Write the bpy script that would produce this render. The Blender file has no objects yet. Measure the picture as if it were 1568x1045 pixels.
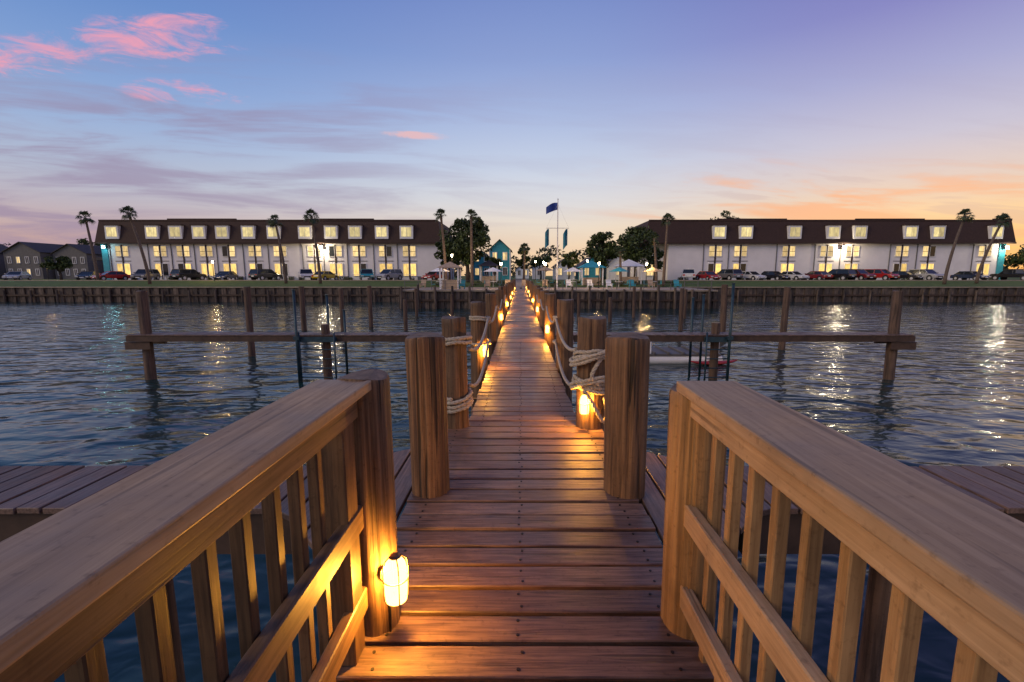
import bpy, math, random
from mathutils import Vector, Matrix
import numpy as np
random.seed(7); np.random.seed(7)
R=math.radians
scene=bpy.context.scene
COL=scene.collection

# ---------------------------------------------------------------- helpers
def s2l(c):
    return tuple(((v/255)/12.92 if v/255<=0.04045 else (((v/255)+0.055)/1.055)**2.4) for v in c)+(1,)

def newmat(name):
    m=bpy.data.materials.new(name); m.use_nodes=True
    nt=m.node_tree; b=nt.nodes['Principled BSDF']
    return m,nt,b

def L(nt,a,b): nt.links.new(a,b)

def ramp(nt,stops,fac=None,interp='LINEAR'):
    r=nt.nodes.new('ShaderNodeValToRGB'); cr=r.color_ramp; cr.interpolation=interp
    while len(cr.elements)<len(stops): cr.elements.new(0.5)
    for e,(p,c) in zip(cr.elements,stops):
        e.position=p; e.color=c if len(c)==4 else tuple(c)+(1,)
    if fac is not None: L(nt,fac,r.inputs[0])
    return r

def mixc(nt,mode,fac,a,b):
    m=nt.nodes.new('ShaderNodeMix'); m.data_type='RGBA'; m.blend_type=mode
    if isinstance(fac,(int,float)): m.inputs[0].default_value=fac
    else: L(nt,fac,m.inputs[0])
    for i,v in ((6,a),(7,b)):
        if isinstance(v,tuple): m.inputs[i].default_value=v
        else: L(nt,v,m.inputs[i])
    return m.outputs[2]

def noise(nt,vec,scale,detail=4,rough=0.55,dist=0):
    n=nt.nodes.new('ShaderNodeTexNoise'); n.inputs['Scale'].default_value=scale
    n.inputs['Detail'].default_value=detail; n.inputs['Roughness'].default_value=rough
    n.inputs['Distortion'].default_value=dist
    if vec is not None: L(nt,vec,n.inputs['Vector'])
    return n.outputs['Fac']

def mapping(nt,vec,scale):
    m=nt.nodes.new('ShaderNodeMapping'); m.inputs['Scale'].default_value=scale
    L(nt,vec,m.inputs['Vector']); return m.outputs[0]

def wood(name,c1,c2,scale,rough=0.6,bump=0.4,crack=0.0,var=0.35,dist=0.004,knots=0.0):
    m,nt,b=newmat(name)
    tc=nt.nodes.new('ShaderNodeTexCoord').outputs['Object']
    geo=nt.nodes.new('ShaderNodeNewGeometry')
    add=nt.nodes.new('ShaderNodeVectorMath'); add.operation='ADD'
    sc=nt.nodes.new('ShaderNodeVectorMath'); sc.operation='SCALE'; sc.inputs[0].default_value=(37,19,23)
    L(nt,geo.outputs['Random Per Island'],sc.inputs['Scale'])
    L(nt,tc,add.inputs[0]); L(nt,sc.outputs[0],add.inputs[1])
    v=mapping(nt,add.outputs[0],scale)
    g=noise(nt,v,1.0,4,0.7,0.35)
    r=ramp(nt,[(0.36,c1),(0.64,c2)],g)
    big=noise(nt,tc,2.6,4,0.65)
    rb=ramp(nt,[(0.3,(0.60,0.59,0.60)),(0.7,(1.18,1.15,1.10))],big)
    col=mixc(nt,'MULTIPLY',0.9,r.outputs[0],rb.outputs[0])
    sp=noise(nt,tc,46,3,0.6)
    rsp=ramp(nt,[(0.28,(0.66,0.63,0.60)),(0.42,(1,1,1)),(0.72,(1,1,1)),(0.80,(1.45,1.45,1.48))],sp)
    col=mixc(nt,'MULTIPLY',0.85,col,rsp.outputs[0])
    ri=ramp(nt,[(0,(1-var,1-var,1-var*0.9)),(1,(1+var*0.6,1+var*0.5,1+var*0.45))],geo.outputs['Random Per Island'])
    col=mixc(nt,'MULTIPLY',1.0,col,ri.outputs[0])
    hgt=g
    if crack>0:
        v2=mapping(nt,add.outputs[0],tuple(s*0.62 for s in scale))
        c=noise(nt,v2,1.0,2,0.5,0.25)
        rc=ramp(nt,[(0.325,(1-crack,)*3),(0.375,(1,1,1))],c)
        col=mixc(nt,'MULTIPLY',1.0,col,rc.outputs[0])
        mm=nt.nodes.new('ShaderNodeMath'); mm.operation='MULTIPLY_ADD'
        L(nt,rc.outputs[0],mm.inputs[0]); mm.inputs[1].default_value=1.4; L(nt,g,mm.inputs[2]); hgt=mm.outputs[0]
    if knots>0:
        vo=nt.nodes.new('ShaderNodeTexVoronoi'); vo.inputs['Scale'].default_value=1.0
        ks=tuple((s*0.16 if s>10 else s*0.75) for s in scale)
        L(nt,mapping(nt,add.outputs[0],ks),vo.inputs['Vector'])
        rk=ramp(nt,[(0.05,(1-knots,)*3),(0.13,(1,1,1))],vo.outputs['Distance'])
        col=mixc(nt,'MULTIPLY',1.0,col,rk.outputs[0])
    L(nt,col,b.inputs['Base Color'])
    rr=ramp(nt,[(0.3,(rough-0.17,)*3),(0.7,(rough+0.15,)*3)],big); L(nt,rr.outputs[0],b.inputs['Roughness'])
    bp=nt.nodes.new('ShaderNodeBump'); bp.inputs['Strength'].default_value=bump; bp.inputs['Distance'].default_value=dist
    L(nt,hgt,bp.inputs['Height']); L(nt,bp.outputs[0],b.inputs['Normal'])
    return m

def plain(name,col,rough=0.6,metal=0,nscale=3,namt=0.25,island=0.0,bump=0.0):
    m,nt,b=newmat(name)
    tc=nt.nodes.new('ShaderNodeTexCoord').outputs['Object']
    n=noise(nt,tc,nscale,4,0.6)
    lo=tuple(c*(1-namt) for c in col[:3]); hi=tuple(min(1,c*(1+namt*0.6)) for c in col[:3])
    c=ramp(nt,[(0.3,lo),(0.7,hi)],n).outputs[0]
    if island>0:
        geo=nt.nodes.new('ShaderNodeNewGeometry')
        ri=ramp(nt,[(0,(1-island,)*3),(1,(1+island,)*3)],geo.outputs['Random Per Island'])
        c=mixc(nt,'MULTIPLY',1.0,c,ri.outputs[0])
    L(nt,c,b.inputs['Base Color'])
    b.inputs['Roughness'].default_value=rough; b.inputs['Metallic'].default_value=metal
    if bump>0:
        bp=nt.nodes.new('ShaderNodeBump'); bp.inputs['Strength'].default_value=bump; bp.inputs['Distance'].default_value=0.02
        L(nt,n,bp.inputs['Height']); L(nt,bp.outputs[0],b.inputs['Normal'])
    return m

def glow(name,col,strength,var=0.5):
    m,nt,b=newmat(name)
    geo=nt.nodes.new('ShaderNodeNewGeometry')
    tc=nt.nodes.new('ShaderNodeTexCoord').outputs['Object']
    n=noise(nt,mapping(nt,tc,(3,3,1.2)),1.0,3)
    mr=nt.nodes.new('ShaderNodeMapRange'); mr.inputs['To Min'].default_value=strength*(1-var); mr.inputs['To Max'].default_value=strength*(1+var*0.5)
    L(nt,geo.outputs['Random Per Island'],mr.inputs['Value'])
    mu=nt.nodes.new('ShaderNodeMath'); mu.operation='MULTIPLY'
    L(nt,mr.outputs[0],mu.inputs[0])
    r=ramp(nt,[(0.3,(0.65,)*3),(0.7,(1.25,)*3)],n); L(nt,r.outputs[0],mu.inputs[1])
    b.inputs['Base Color'].default_value=(0.1,0.1,0.1,1); b.inputs['Roughness'].default_value=0.15
    b.inputs['Emission Color'].default_value=tuple(col)+(1,)
    L(nt,mu.outputs[0],b.inputs['Emission Strength'])
    return m

def leafmat(name,c1,c2):
    m,nt,b=newmat(name)
    geo=nt.nodes.new('ShaderNodeNewGeometry')
    r=ramp(nt,[(0,c1),(1,c2)],geo.outputs['Random Per Island'])
    L(nt,r.outputs[0],b.inputs['Base Color']); b.inputs['Roughness'].default_value=0.6
    return m

class MB:
    def __init__(s): s.v=[];s.f=[];s.m=[];s.sm=[];s.mats=[]
    def mi(s,mat):
        if mat not in s.mats: s.mats.append(mat)
        return s.mats.index(mat)
    def add(s,vs,fs,mat,smooth=False):
        o=len(s.v); s.v+= [tuple(v) for v in vs]; k=s.mi(mat)
        for f in fs: s.f.append(tuple(i+o for i in f)); s.m.append(k); s.sm.append(smooth)
    def box(s,x0,x1,y0,y1,z0,z1,mat):
        s.add([(x0,y0,z0),(x1,y0,z0),(x1,y1,z0),(x0,y1,z0),(x0,y0,z1),(x1,y0,z1),(x1,y1,z1),(x0,y1,z1)],
              [(0,3,2,1),(4,5,6,7),(0,1,5,4),(1,2,6,5),(2,3,7,6),(3,0,4,7)],mat)
    def cyl(s,p0,p1,r0,r1,mat,n=12,smooth=True,cap=True):
        p0=Vector(p0);p1=Vector(p1);d=(p1-p0).normalized()
        a=d.orthogonal().normalized();b=d.cross(a)
        vs=[]
        for p,r in((p0,r0),(p1,r1)):
            for i in range(n):
                t=2*math.pi*i/n; vs.append(p+a*math.cos(t)*r+b*math.sin(t)*r)
        s.add(vs,[(i,(i+1)%n,n+(i+1)%n,n+i) for i in range(n)],mat,smooth)
        if cap:
            s.add(vs,[tuple(range(n-1,-1,-1)),tuple(range(n,2*n))],mat,False)
    def tube(s,pts,rs,mat,n=8):
        pts=[Vector(p) for p in pts]; vs=[];prev=None
        for i,p in enumerate(pts):
            d=(pts[min(i+1,len(pts)-1)]-pts[max(i-1,0)]).normalized()
            a=d.orthogonal().normalized() if prev is None else (prev-d*prev.dot(d)).normalized()
            prev=a;b=d.cross(a);r=rs if isinstance(rs,(int,float)) else rs[i]
            for k in range(n):
                t=2*math.pi*k/n; vs.append(p+a*math.cos(t)*r+b*math.sin(t)*r)
        fs=[]
        for i in range(len(pts)-1):
            for k in range(n): fs.append((i*n+k,i*n+(k+1)%n,(i+1)*n+(k+1)%n,(i+1)*n+k))
        fs.append(tuple(range(n-1,-1,-1))); o=(len(pts)-1)*n; fs.append(tuple(range(o,o+n)))
        s.add(vs,fs,mat,True)
    def prism(s,prof,x0,x1,mat,axis='x'):
        n=len(prof)
        if axis=='x': vs=[(x0,a,b) for a,b in prof]+[(x1,a,b) for a,b in prof]
        elif axis=='y': vs=[(a,x0,b) for a,b in prof]+[(a,x1,b) for a,b in prof]
        else: vs=[(a,b,x0) for a,b in prof]+[(a,b,x1) for a,b in prof]
        s.add(vs,[(i,(i+1)%n,n+(i+1)%n,n+i) for i in range(n)]+[tuple(range(n-1,-1,-1)),tuple(range(n,2*n))],mat)
    def build(s,name,parent=None,bevel=0,loc=None,rz=0,seg=1):
        me=bpy.data.meshes.new(name); me.from_pydata(s.v,[],s.f)
        for m in s.mats: me.materials.append(m)
        me.polygons.foreach_set('material_index',s.m); me.polygons.foreach_set('use_smooth',s.sm)
        import bmesh as _b
        bm=_b.new(); bm.from_mesh(me); _b.ops.recalc_face_normals(bm,faces=bm.faces); bm.to_mesh(me); bm.free()
        me.update()
        ob=bpy.data.objects.new(name,me); COL.objects.link(ob)
        if parent: ob.parent=parent
        if loc: ob.location=loc
        ob.rotation_euler[2]=rz
        if bevel>0:
            md=ob.modifiers.new('bevel','BEVEL'); md.width=bevel; md.segments=seg; md.limit_method='ANGLE'; md.angle_limit=R(40)
        return ob

def empty(name,loc=(0,0,0)):
    e=bpy.data.objects.new(name,None); COL.objects.link(e); e.location=loc; return e

def point(name,loc,energy,col,radius,parent=None):
    l=bpy.data.lights.new(name,'POINT'); l.energy=energy; l.color=col; l.shadow_soft_size=radius
    o=bpy.data.objects.new(name,l); COL.objects.link(o); o.location=loc
    if parent: o.parent=parent
    return o

# ---------------------------------------------------------------- materials
M_deck=wood('deck_wood',(0.105,0.062,0.044),(0.285,0.180,0.130),(3.5,75,75),0.48,0.6,0.5,0.38,0.003,0.45)
M_deckY=wood('deck_wood_cross',(0.10,0.063,0.048),(0.23,0.15,0.115),(75,3.5,75),0.55,0.5,0.4,0.35,0.003,0.4)
M_rail=wood('rail_wood',(0.33,0.215,0.115),(0.47,0.325,0.190),(60,2.2,60),0.6,0.35,0.35,0.12,0.002,0.5)
M_bal=wood('baluster_wood',(0.24,0.140,0.060),(0.40,0.25,0.115),(60,60,3.0),0.6,0.35,0.3,0.25,0.002)
M_railD=wood('rail_wood_shaded',(0.11,0.064,0.032),(0.22,0.135,0.068),(60,2.2,60),0.6,0.35,0.35,0.12,0.002,0.5)  # darker copy of the rail wood; left railing's shade is in the colour
M_balD=wood('baluster_wood_shaded',(0.065,0.036,0.018),(0.15,0.088,0.043),(60,60,3.0),0.6,0.35,0.3,0.3,0.002)  # left balusters and post: shade painted in as a darker wood tone
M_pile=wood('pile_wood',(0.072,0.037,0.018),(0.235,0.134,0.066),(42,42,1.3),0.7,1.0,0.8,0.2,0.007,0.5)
M_pilew=wood('pile_wood_lit',(0.21,0.118,0.044),(0.38,0.225,0.095),(42,42,1.3),0.65,0.9,0.7,0.2,0.006,0.5)  # brighter copy of the pile wood, warm light painted in for near right pile
M_piletop=wood('pile_end_grain',(0.12,0.08,0.052),(0.26,0.18,0.125),(16,16,16),0.8,0.6,0.5,0.1)
M_pilefar=wood('weathered_pile_wood',(0.06,0.038,0.026),(0.17,0.11,0.078),(20,20,0.9),0.8,0.6,0.5,0.3,0.01)
M_dark=plain('wet_beam_wood',(0.07,0.040,0.026),0.7,0,6,0.4,0.2)
M_nail=plain('nail_steel',(0.02,0.016,0.014),0.5,0.3)
M_rope=plain('rope_fibre',(0.46,0.39,0.30),0.85,0,60,0.4)
M_steel=plain('lamp_housing_metal',(0.22,0.15,0.08),0.4,0.6)
M_black=plain('black_rubber',(0.015,0.015,0.015),0.5)
M_teal=plain('teal_painted_steel',(0.025,0.06,0.08),0.45,0.3,8,0.4)
M_white=plain('white_stucco',(0.80,0.77,0.77),0.8,0,0.6,0.08)
M_trim=plain('white_trim_paint',(0.80,0.80,0.80),0.5,0,4,0.06)
M_brown=plain('brown_mansard_shingle',(0.050,0.026,0.020),0.8,0,5,0.35,0.15,0.3)
M_tealp=plain('teal_house_paint',(0.04,0.33,0.40),0.6,0,3,0.15)
M_grass=plain('lawn_grass',(0.070,0.125,0.016),0.95,0,1.5,0.45,0,0.5)
M_asph=plain('asphalt_road',(0.05,0.05,0.052),0.85,0,4,0.3)
M_conc=plain('concrete_paving',(0.34,0.28,0.22),0.8,0,3,0.25)
M_wallw=wood('seawall_timber',(0.060,0.048,0.040),(0.17,0.135,0.108),(6,6,1.0),0.85,0.6,0.4,0.5,0.03)
M_cap=plain('seawall_cap_concrete',(0.33,0.27,0.20),0.85,0,1.2,0.4)
M_glassd=plain('dark_window_glass',(0.02,0.025,0.03),0.08,0)
M_win=glow('lit_window_glass',(1.0,0.69,0.27),0.95,0.45)
M_winb=glow('lit_window_glass_bright',(1.0,0.64,0.17),1.2,0.35)
M_wint=glow('lit_dormer_glass',(1.0,0.80,0.34),0.78,0.45)
M_grey=plain('grey_siding',(0.14,0.135,0.135),0.8,0,2,0.2)
M_roofg=plain('grey_roof',(0.06,0.055,0.06),0.85,0,3,0.3)
M_trunk=plain('palm_bark',(0.15,0.11,0.085),0.9,0,7,0.5,0,0.6)
M_bark=plain('oak_bark',(0.07,0.05,0.04),0.9,0,7,0.5,0,0.6)
M_leaf=leafmat('oak_leaf',(0.012,0.026,0.008),(0.085,0.12,0.028))
M_palm=leafmat('palm_leaf',(0.018,0.035,0.014),(0.08,0.11,0.04))
M_far=leafmat('distant_leaf',(0.014,0.022,0.012),(0.05,0.06,0.025))
M_flag=plain('navy_flag_cloth',(0.015,0.05,0.28),0.7)
M_flag2=plain('teal_flag_cloth',(0.01,0.16,0.26),0.7)
M_pole=plain('white_pole_paint',(0.7,0.7,0.72),0.4)
M_red=plain('red_plastic',(0.40,0.03,0.03),0.5)
M_tan=plain('tan_canvas',(0.45,0.33,0.22),0.8)

m,nt,b=newmat('lamp_jar_glass'); nt.nodes.remove(b)
out=nt.nodes['Material Output']
tr=nt.nodes.new('ShaderNodeBsdfTransparent'); tr.inputs[0].default_value=(1,0.9,0.7,1)
em=nt.nodes.new('ShaderNodeEmission'); em.inputs[0].default_value=(1,0.50,0.115,1); em.inputs[1].default_value=11
mx=nt.nodes.new('ShaderNodeMixShader'); mx.inputs[0].default_value=0.5
L(nt,tr.outputs[0],mx.inputs[1]);L(nt,em.outputs[0],mx.inputs[2]);L(nt,mx.outputs[0],out.inputs[0])
m.cycles.emission_sampling='NONE'
M_jar=m
m,nt,b=newmat('flood_lamp_glow'); b.inputs['Emission Color'].default_value=(1,0.85,0.6,1); b.inputs['Emission Strength'].default_value=25
m.cycles.emission_sampling='NONE'; M_flood=m
m,nt,b=newmat('cyan_lamp_glow'); b.inputs['Emission Color'].default_value=(0.3,0.95,1,1); b.inputs['Emission Strength'].default_value=12
m.cycles.emission_sampling='NONE'; M_cyan=m
for m in(M_win,M_winb,M_wint): m.cycles.emission_sampling='NONE'

# water
m,nt,b=newmat('water_surface'); M_water=m
b.inputs['Base Color'].default_value=(0.012,0.040,0.040,1); b.inputs['Roughness'].default_value=0.12; b.inputs['IOR'].default_value=1.34
tc=nt.nodes.new('ShaderNodeTexCoord').outputs['Object']
n1=noise(nt,mapping(nt,tc,(0.62,1.15,1)),1.0,1.5,0.45,0.6)
n2=noise(nt,mapping(nt,tc,(2.2,3.8,1)),1.0,1.5,0.45,0.5)
n3=noise(nt,mapping(nt,tc,(0.09,0.16,1)),1.0,2,0.5)
ma=nt.nodes.new('ShaderNodeMath'); ma.operation='MULTIPLY_ADD'; L(nt,n2,ma.inputs[0]); ma.inputs[1].default_value=0.17; L(nt,n1,ma.inputs[2])
bp=nt.nodes.new('ShaderNodeBump'); bp.inputs['Distance'].default_value=0.26
rs=ramp(nt,[(0.3,(0.35,)*3),(0.7,(1,)*3)],n3); L(nt,rs.outputs[0],bp.inputs['Strength'])
L(nt,ma.outputs[0],bp.inputs['Height']); L(nt,bp.outputs[0],b.inputs['Normal'])

# ---------------------------------------------------------------- water and land
w=MB(); w.add([(-2500,-2500,0),(2500,-2500,0),(2500,2500,0),(-2500,2500,0)],[(0,1,2,3)],M_water); w.build('water')
BX0,BX1,BY=-12.2,20.2,47.0
g=MB()
prof=[(59.3,1.93),(68,2.58),(2400,2.7)]
for (y0,z0),(y1,z1) in zip(prof[:-1],prof[1:]):
    g.add([(-2400,y0,z0),(2400,y0,z0),(2400,y1,z1),(-2400,y1,z1)],[(0,1,2,3)],M_grass)
g.build('ground')
p=MB(); p.box(BX0,BX1,BY+0.2,59.25,0.1,1.90,M_conc); p.build('waterfront_patio')
rd=MB()
for xa,xb in((-160,-12),(22,160)):
    rd.add([(xa,69.4,2.60),(xb,69.4,2.60),(xb,76.5,2.606),(xa,76.5,2.606)],[(0,1,2,3)],M_asph)
    rd.box(xa,xb,69.2,69.39,2.5,2.72,M_conc)
rd.build('road')
pa=MB(); pa.add([(-1.2,59.3,1.95),(1.6,59.3,1.95),(1.6,68,2.61),(-1.2,68,2.61)],[(0,1,2,3)],M_conc)
pa.add([(-1.2,68,2.61),(1.6,68,2.61),(1.6,100,2.625),(-1.2,100,2.625)],[(0,1,2,3)],M_conc); pa.build('footpath')

# seawall
sw=MB()
def seawall_x(x0,x1,y,top,step=0.62):
    x=x0;i=0
    while x<x1:
        o=0.16 if i%2 else 0
        xe=min(x+step-0.02,x1)
        sw.box(x,xe,y+o,y+0.3+o,-0.4,top+random.uniform(-0.02,0.02),M_wallw); x+=step;i+=1
    sw.box(x0,x1,y-0.10,y+0.5,top+0.03,top+0.16,M_cap)
    sw.box(x0,x1,y-0.14,y-0.003,0.75,0.95,M_dark)
seawall_x(-170,BX0-0.4,59.0,1.78); seawall_x(BX1+0.4,170,59.0,1.78)
seawall_x(BX0,BX1,BY-0.1,1.72,0.4)
for xx in(BX0-0.3,BX1):
    sw.box(xx,xx+0.3,BY,59.6,-0.4,1.9,M_wallw)
x=BX0
while x<BX1:
    h=random.uniform(1.85,2.5)
    sw.cyl((x,BY-0.35,-0.5),(x+random.uniform(-.04,.04),BY-0.35,h),0.14,0.12,M_wallw,10); x+=1.75
for x in np.arange(-165,BX0-1,3.4): sw.cyl((x,58.8,-0.5),(x,58.8,1.5),0.13,0.12,M_wallw,8)
for x in np.arange(BX1+1,165,3.4): sw.cyl((x,58.8,-0.5),(x,58.8,1.5),0.13,0.12,M_wallw,8)
sw.build('seawall')

# ---------------------------------------------------------------- pier
CX=0.02; DZ=2.05
dk=MB()
pitch=0.148
y=-1.2; nb=MB()
while y<60:
    if y<1.62: x0,x1=-0.62,0.66
    elif y<3.72: x0,x1=-0.66,0.70
    else: x0,x1=-0.47,0.52
    if y>46.9: x0,x1=-0.9,1.3
    j=random.uniform(-.008,.008); dz=random.uniform(-.004,.004)
    sk=random.uniform(-.0035,.0035)
    zt=DZ+dz if y<46.9 else DZ-0.06
    ya,yb=y+random.uniform(0,.004),y+pitch-random.uniform(.014,.022)
    xa,xb=x0+j,x1+j
    dk.add([(xa,ya,zt-.036),(xb,ya+sk,zt-.036),(xb,yb+sk,zt-.036),(xa,yb,zt-.036),(xa,ya,zt),(xb,ya+sk,zt+sk*.6),(xb,yb+sk,zt+sk*.6),(xa,yb,zt)],
              [(0,3,2,1),(4,5,6,7),(0,1,5,4),(1,2,6,5),(2,3,7,6),(3,0,4,7)],M_deck)
    if y<9:
        for nx in (x0+0.12,CX-0.02,x1-0.12):
            for ny in(.03,.100):
                a=nx+random.uniform(-.012,.012)
                nb.cyl((a,y+ny,zt-.003),(a,y+ny,zt+.0025),.0062,.0062,M_nail,8)
    y+=pitch
pier=empty('wooden_pier')
dk.build('deck_boards',pier,0.004)
nb.build('nail_heads',pier)
st=MB()
for xa in(-0.42,0.40):
    st.box(xa,xa+0.05,-1.2,47,DZ-0.28,DZ-0.045,M_dark)
for ya in np.arange(-1,47,1.35):
    st.box(-0.62,0.66,ya,ya+0.06,DZ-0.45,DZ-0.285,M_dark)
for (xa,xb,y0,y1) in ((-0.625,-0.58,-1.2,1.6),(0.62,0.665,-1.2,1.6)):
    st.box(xa,xb,y0,y1,DZ-0.30,DZ-0.04,M_dark)
st.build('stringers_and_beams',pier)

def edges(ax):
    if ax<1.35:
        t=(ax-0.72)/(1.35-0.72); return 1.75+t*(2.43-1.75), 3.42-t*(3.42-3.0)
    return 2.43,3.02
cd=empty('cross_dock')
for sgn,nm in((-1,'port'),(1,'starboard')):
    c=MB(); ax=0.685 if sgn<0 else 0.72
    while ax<9:
        f0,b0=edges(ax); f1,b1=edges(ax+0.130)
        xa,xb=sorted((sgn*ax,sgn*(ax+0.130)))
        if sgn<0: f0,f1,b0,b1=f1,f0,b1,b0
        zt=DZ-0.012+random.uniform(-.003,.003)
        c.add([(xa,f0,zt-.036),(xb,f1,zt-.036),(xb,b1,zt-.036),(xa,b0,zt-.036),(xa,f0,zt),(xb,f1,zt),(xb,b1,zt),(xa,b0,zt)],
          [(0,3,2,1),(4,5,6,7),(0,1,5,4),(1,2,6,5),(2,3,7,6),(3,0,4,7)],M_deckY)
        ax+=0.147
    c.build('cross_boards',cd,0.003)
    d=MB()
    xs=sorted((sgn*1.3,sgn*9))
    d.box(xs[0],xs[1],2.47,2.52,DZ-0.32,DZ-0.052,M_dark); d.box(xs[0],xs[1],2.94,2.985,DZ-0.32,DZ-0.052,M_dark)
    for xx in(2.4,5.0,7.6): d.cyl((sgn*xx,2.72,-.6),(sgn*xx,2.72,DZ-0.06),0.11,0.1,M_pilefar,12)
    d.build('cross_beams',cd)

# ---------------------------------------------------------------- piles
def piling(x,y,top,r,mat=M_pile,n=64,name='wooden_piling',topmat=None,seed=0):
    rnd=random.Random(seed+int(x*100)+int(y*31)); b=MB(); 
    ph=[rnd.uniform(0,6.28) for _ in range(4)]
    lx,ly=rnd.uniform(-.012,.012),rnd.uniform(-.012,.012)
    zs=[-0.8,0.3,1.0,1.6,2.0,2.12,2.25,2.4,2.55,2.7,2.85,top-0.05,top-0.012,top]
    if n<=40: zs=[-0.8,0.3,1.0,1.6,2.0,(2.0+top)/2,top-0.05,top-0.012,top]
    zs=sorted(set(z for z in zs if z<=top)); vs=[]
    gr=[(rnd.uniform(0,6.28),rnd.uniform(.06,.12),rnd.uniform(1.9,2.5),rnd.uniform(2.6,3.1)) for _ in range(5)]
    gr+=[(math.radians(-90+rnd.uniform(-50,50)),rnd.uniform(.07,.12),2.0+rnd.uniform(0,.5),3.1) for _ in range(2)]
    for z in zs:
        f=1.0+0.02*math.sin(z*3+ph[0]) + (0.06*(2-z) if z<2 else 0)*0.3
        if z==top: f*=0.95
        for i in range(n):
            t=2*math.pi*i/n
            rr=r*f*(1+0.018*math.sin(3*t+ph[1])+0.012*math.sin(7*t+ph[2]+z*.3)+0.008*math.sin(13*t+ph[3]))
            if n>40:
                for ga,gd,za,zb in gr:
                    dd=abs((t-ga+math.pi)%(2*math.pi)-math.pi)
                    if dd<.05 and za<z<zb: rr*=1-gd
            zz=z+(0.008*math.sin(t*2+ph[0]) if z>=top-0.013 else 0)
            vs.append((x+lx*(z-2)+math.cos(t)*rr,y+ly*(z-2)+math.sin(t)*rr,zz))
    fs=[(k*n+i,k*n+(i+1)%n,(k+1)*n+(i+1)%n,(k+1)*n+i) for k in range(len(zs)-1) for i in range(n)]
    b.add(vs,fs,mat,True)
    o=(len(zs)-1)*n; b.add(vs[o:],[tuple(range(n))],topmat or M_piletop)
    return b.build(name)
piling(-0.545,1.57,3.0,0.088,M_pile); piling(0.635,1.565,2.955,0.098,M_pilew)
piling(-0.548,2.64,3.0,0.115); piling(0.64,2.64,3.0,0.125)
piling(-0.56,3.85,3.0,0.105); piling(0.61,3.85,3.0,0.12)
ys=[6.5+2.7*i for i in range(15)]
for i,yy in enumerate(ys):
    piling(-0.58+random.uniform(-.03,.03),yy,3.0+random.uniform(-.06,.03),0.115,n=24 if i<3 else 12)
    piling(0.62+random.uniform(-.03,.03),yy+random.uniform(-.1,.1),3.0+random.uniform(-.06,.03),0.12,n=24 if i<3 else 12)
moor=[(-12.1,14.6,2.87,.15),(12.05,14.6,2.87,.15),(-11.3,18.9,2.9,.13),(-13.4,28,2.7,.15),(-11.0,28,2.6,.13),(-9.9,30,2.7,.13),(-7.1,28,1.9,.12),
 (12.0,20.6,2.85,.14),(11.6,26,2.85,.17),(9.9,28,2.6,.13),(6.5,33,1.8,.13),(9.2,37,2.5,.12),(-5.4,36,1.9,.12),(-6.3,14.6,1.8,.13),(6.3,14.6,1.85,.13),(4.6,36,2.0,.12),(13.0,36,2.3,.13),(-8.7,38,2.3,.12)]
for a in moor: piling(a[0],a[1],a[2],a[3],M_pilefar,16)

# ---------------------------------------------------------------- railings
def railing(sgn,xi,xo,cx,y1,mr,mb):
    e=empty('wooden_railing')
    b=MB(); xs=sorted((xi,xo)); b.box(xs[0],xs[1],-1.2,y1,2.965,3.0,M_rail); b.build('handrail_cap',e,0.005,seg=2)
    b=MB()
    for z0,z1 in((2.875,2.961),(2.475,2.56),(2.165,2.25)):
        xx=sorted((cx,cx+sgn*0.036)); b.box(xx[0],xx[1],-1.2,1.50,z0,z1,mr)
    b.build('rails',e,0.004)
    b=MB(); y=1.37
    while y>-1.1:
        xx=sorted((cx+sgn*0.039,cx+sgn*0.072)); j=random.uniform(-.004,.004)
        b.box(xx[0],xx[1],y+j,y+j+0.032,1.90,2.958,mb); y-=0.118
    b.build('balusters',e,0.003)
    return e
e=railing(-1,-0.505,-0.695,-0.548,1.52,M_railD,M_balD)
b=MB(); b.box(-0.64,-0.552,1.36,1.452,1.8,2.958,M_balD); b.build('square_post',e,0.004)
railing(1,0.525,0.725,0.575,1.50,M_rail,M_bal)

# ---------------------------------------------------------------- dock lamps
def dock_lamp(px,py,r,dx,dy,energy=10,z=2.30,cable=False,lod=False):
    n=math.hypot(dx,dy);dx/=n;dy/=n
    e=empty('dock_lamp',(px+dx*(r+0.048),py+dy*(r+0.048),z))
    b=MB()
    b.cyl((-dx*.060,-dy*.060,0.0),(-dx*.048,-dy*.048,0.0),.032,.032,M_steel,16)
    b.cyl((0,0,.080),(0,0,.088),.022,.014,M_steel,16)
    b.cyl((0,0,-.096),(0,0,-.086),.018,.022,M_steel,16)
    if not lod:
        for i in range(4):
            t=i*math.pi/2+.5; c,s=math.cos(t),math.sin(t)
            b.tube([(c*.020,s*.020,-.09),(c*.042,s*.042,-.08),(c*.045,s*.045,.03),(c*.041,s*.041,.062),(c*.020,s*.020,.084)],.0024,M_steel,5)
        b.tube([(math.cos(t)*.0455,math.sin(t)*.0455,.0) for t in np.linspace(0,2*math.pi,20)],.0022,M_steel,5)
    b.build('cage_housing',e)
    j=MB(); zs=[-.084,-.05,.03,.055,.070,.079]; rs=[.037,.040,.040,.035,.024,.006]
    j.tube([(0,0,q) for q in zs],rs,M_jar,16); j.build('glass_jar',e)
    point('bulb',(0,0,0.0),energy,(1,0.45,0.065),0.018,e)
    if cable:
        c=MB(); c.tube([(-dx*.05,-dy*.05,-.06),(-dx*.045,-dy*.045,-.14),(-dx*.05,-dy*.05,-.26)],.005,M_black,6); c.build('power_cable',e)
    return e
dock_lamp(-0.545,1.57,0.088,0.75,-0.66,38,2.29,True)
dock_lamp(0.61,3.85,0.12,-0.45,-0.9,46,2.29)
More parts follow.
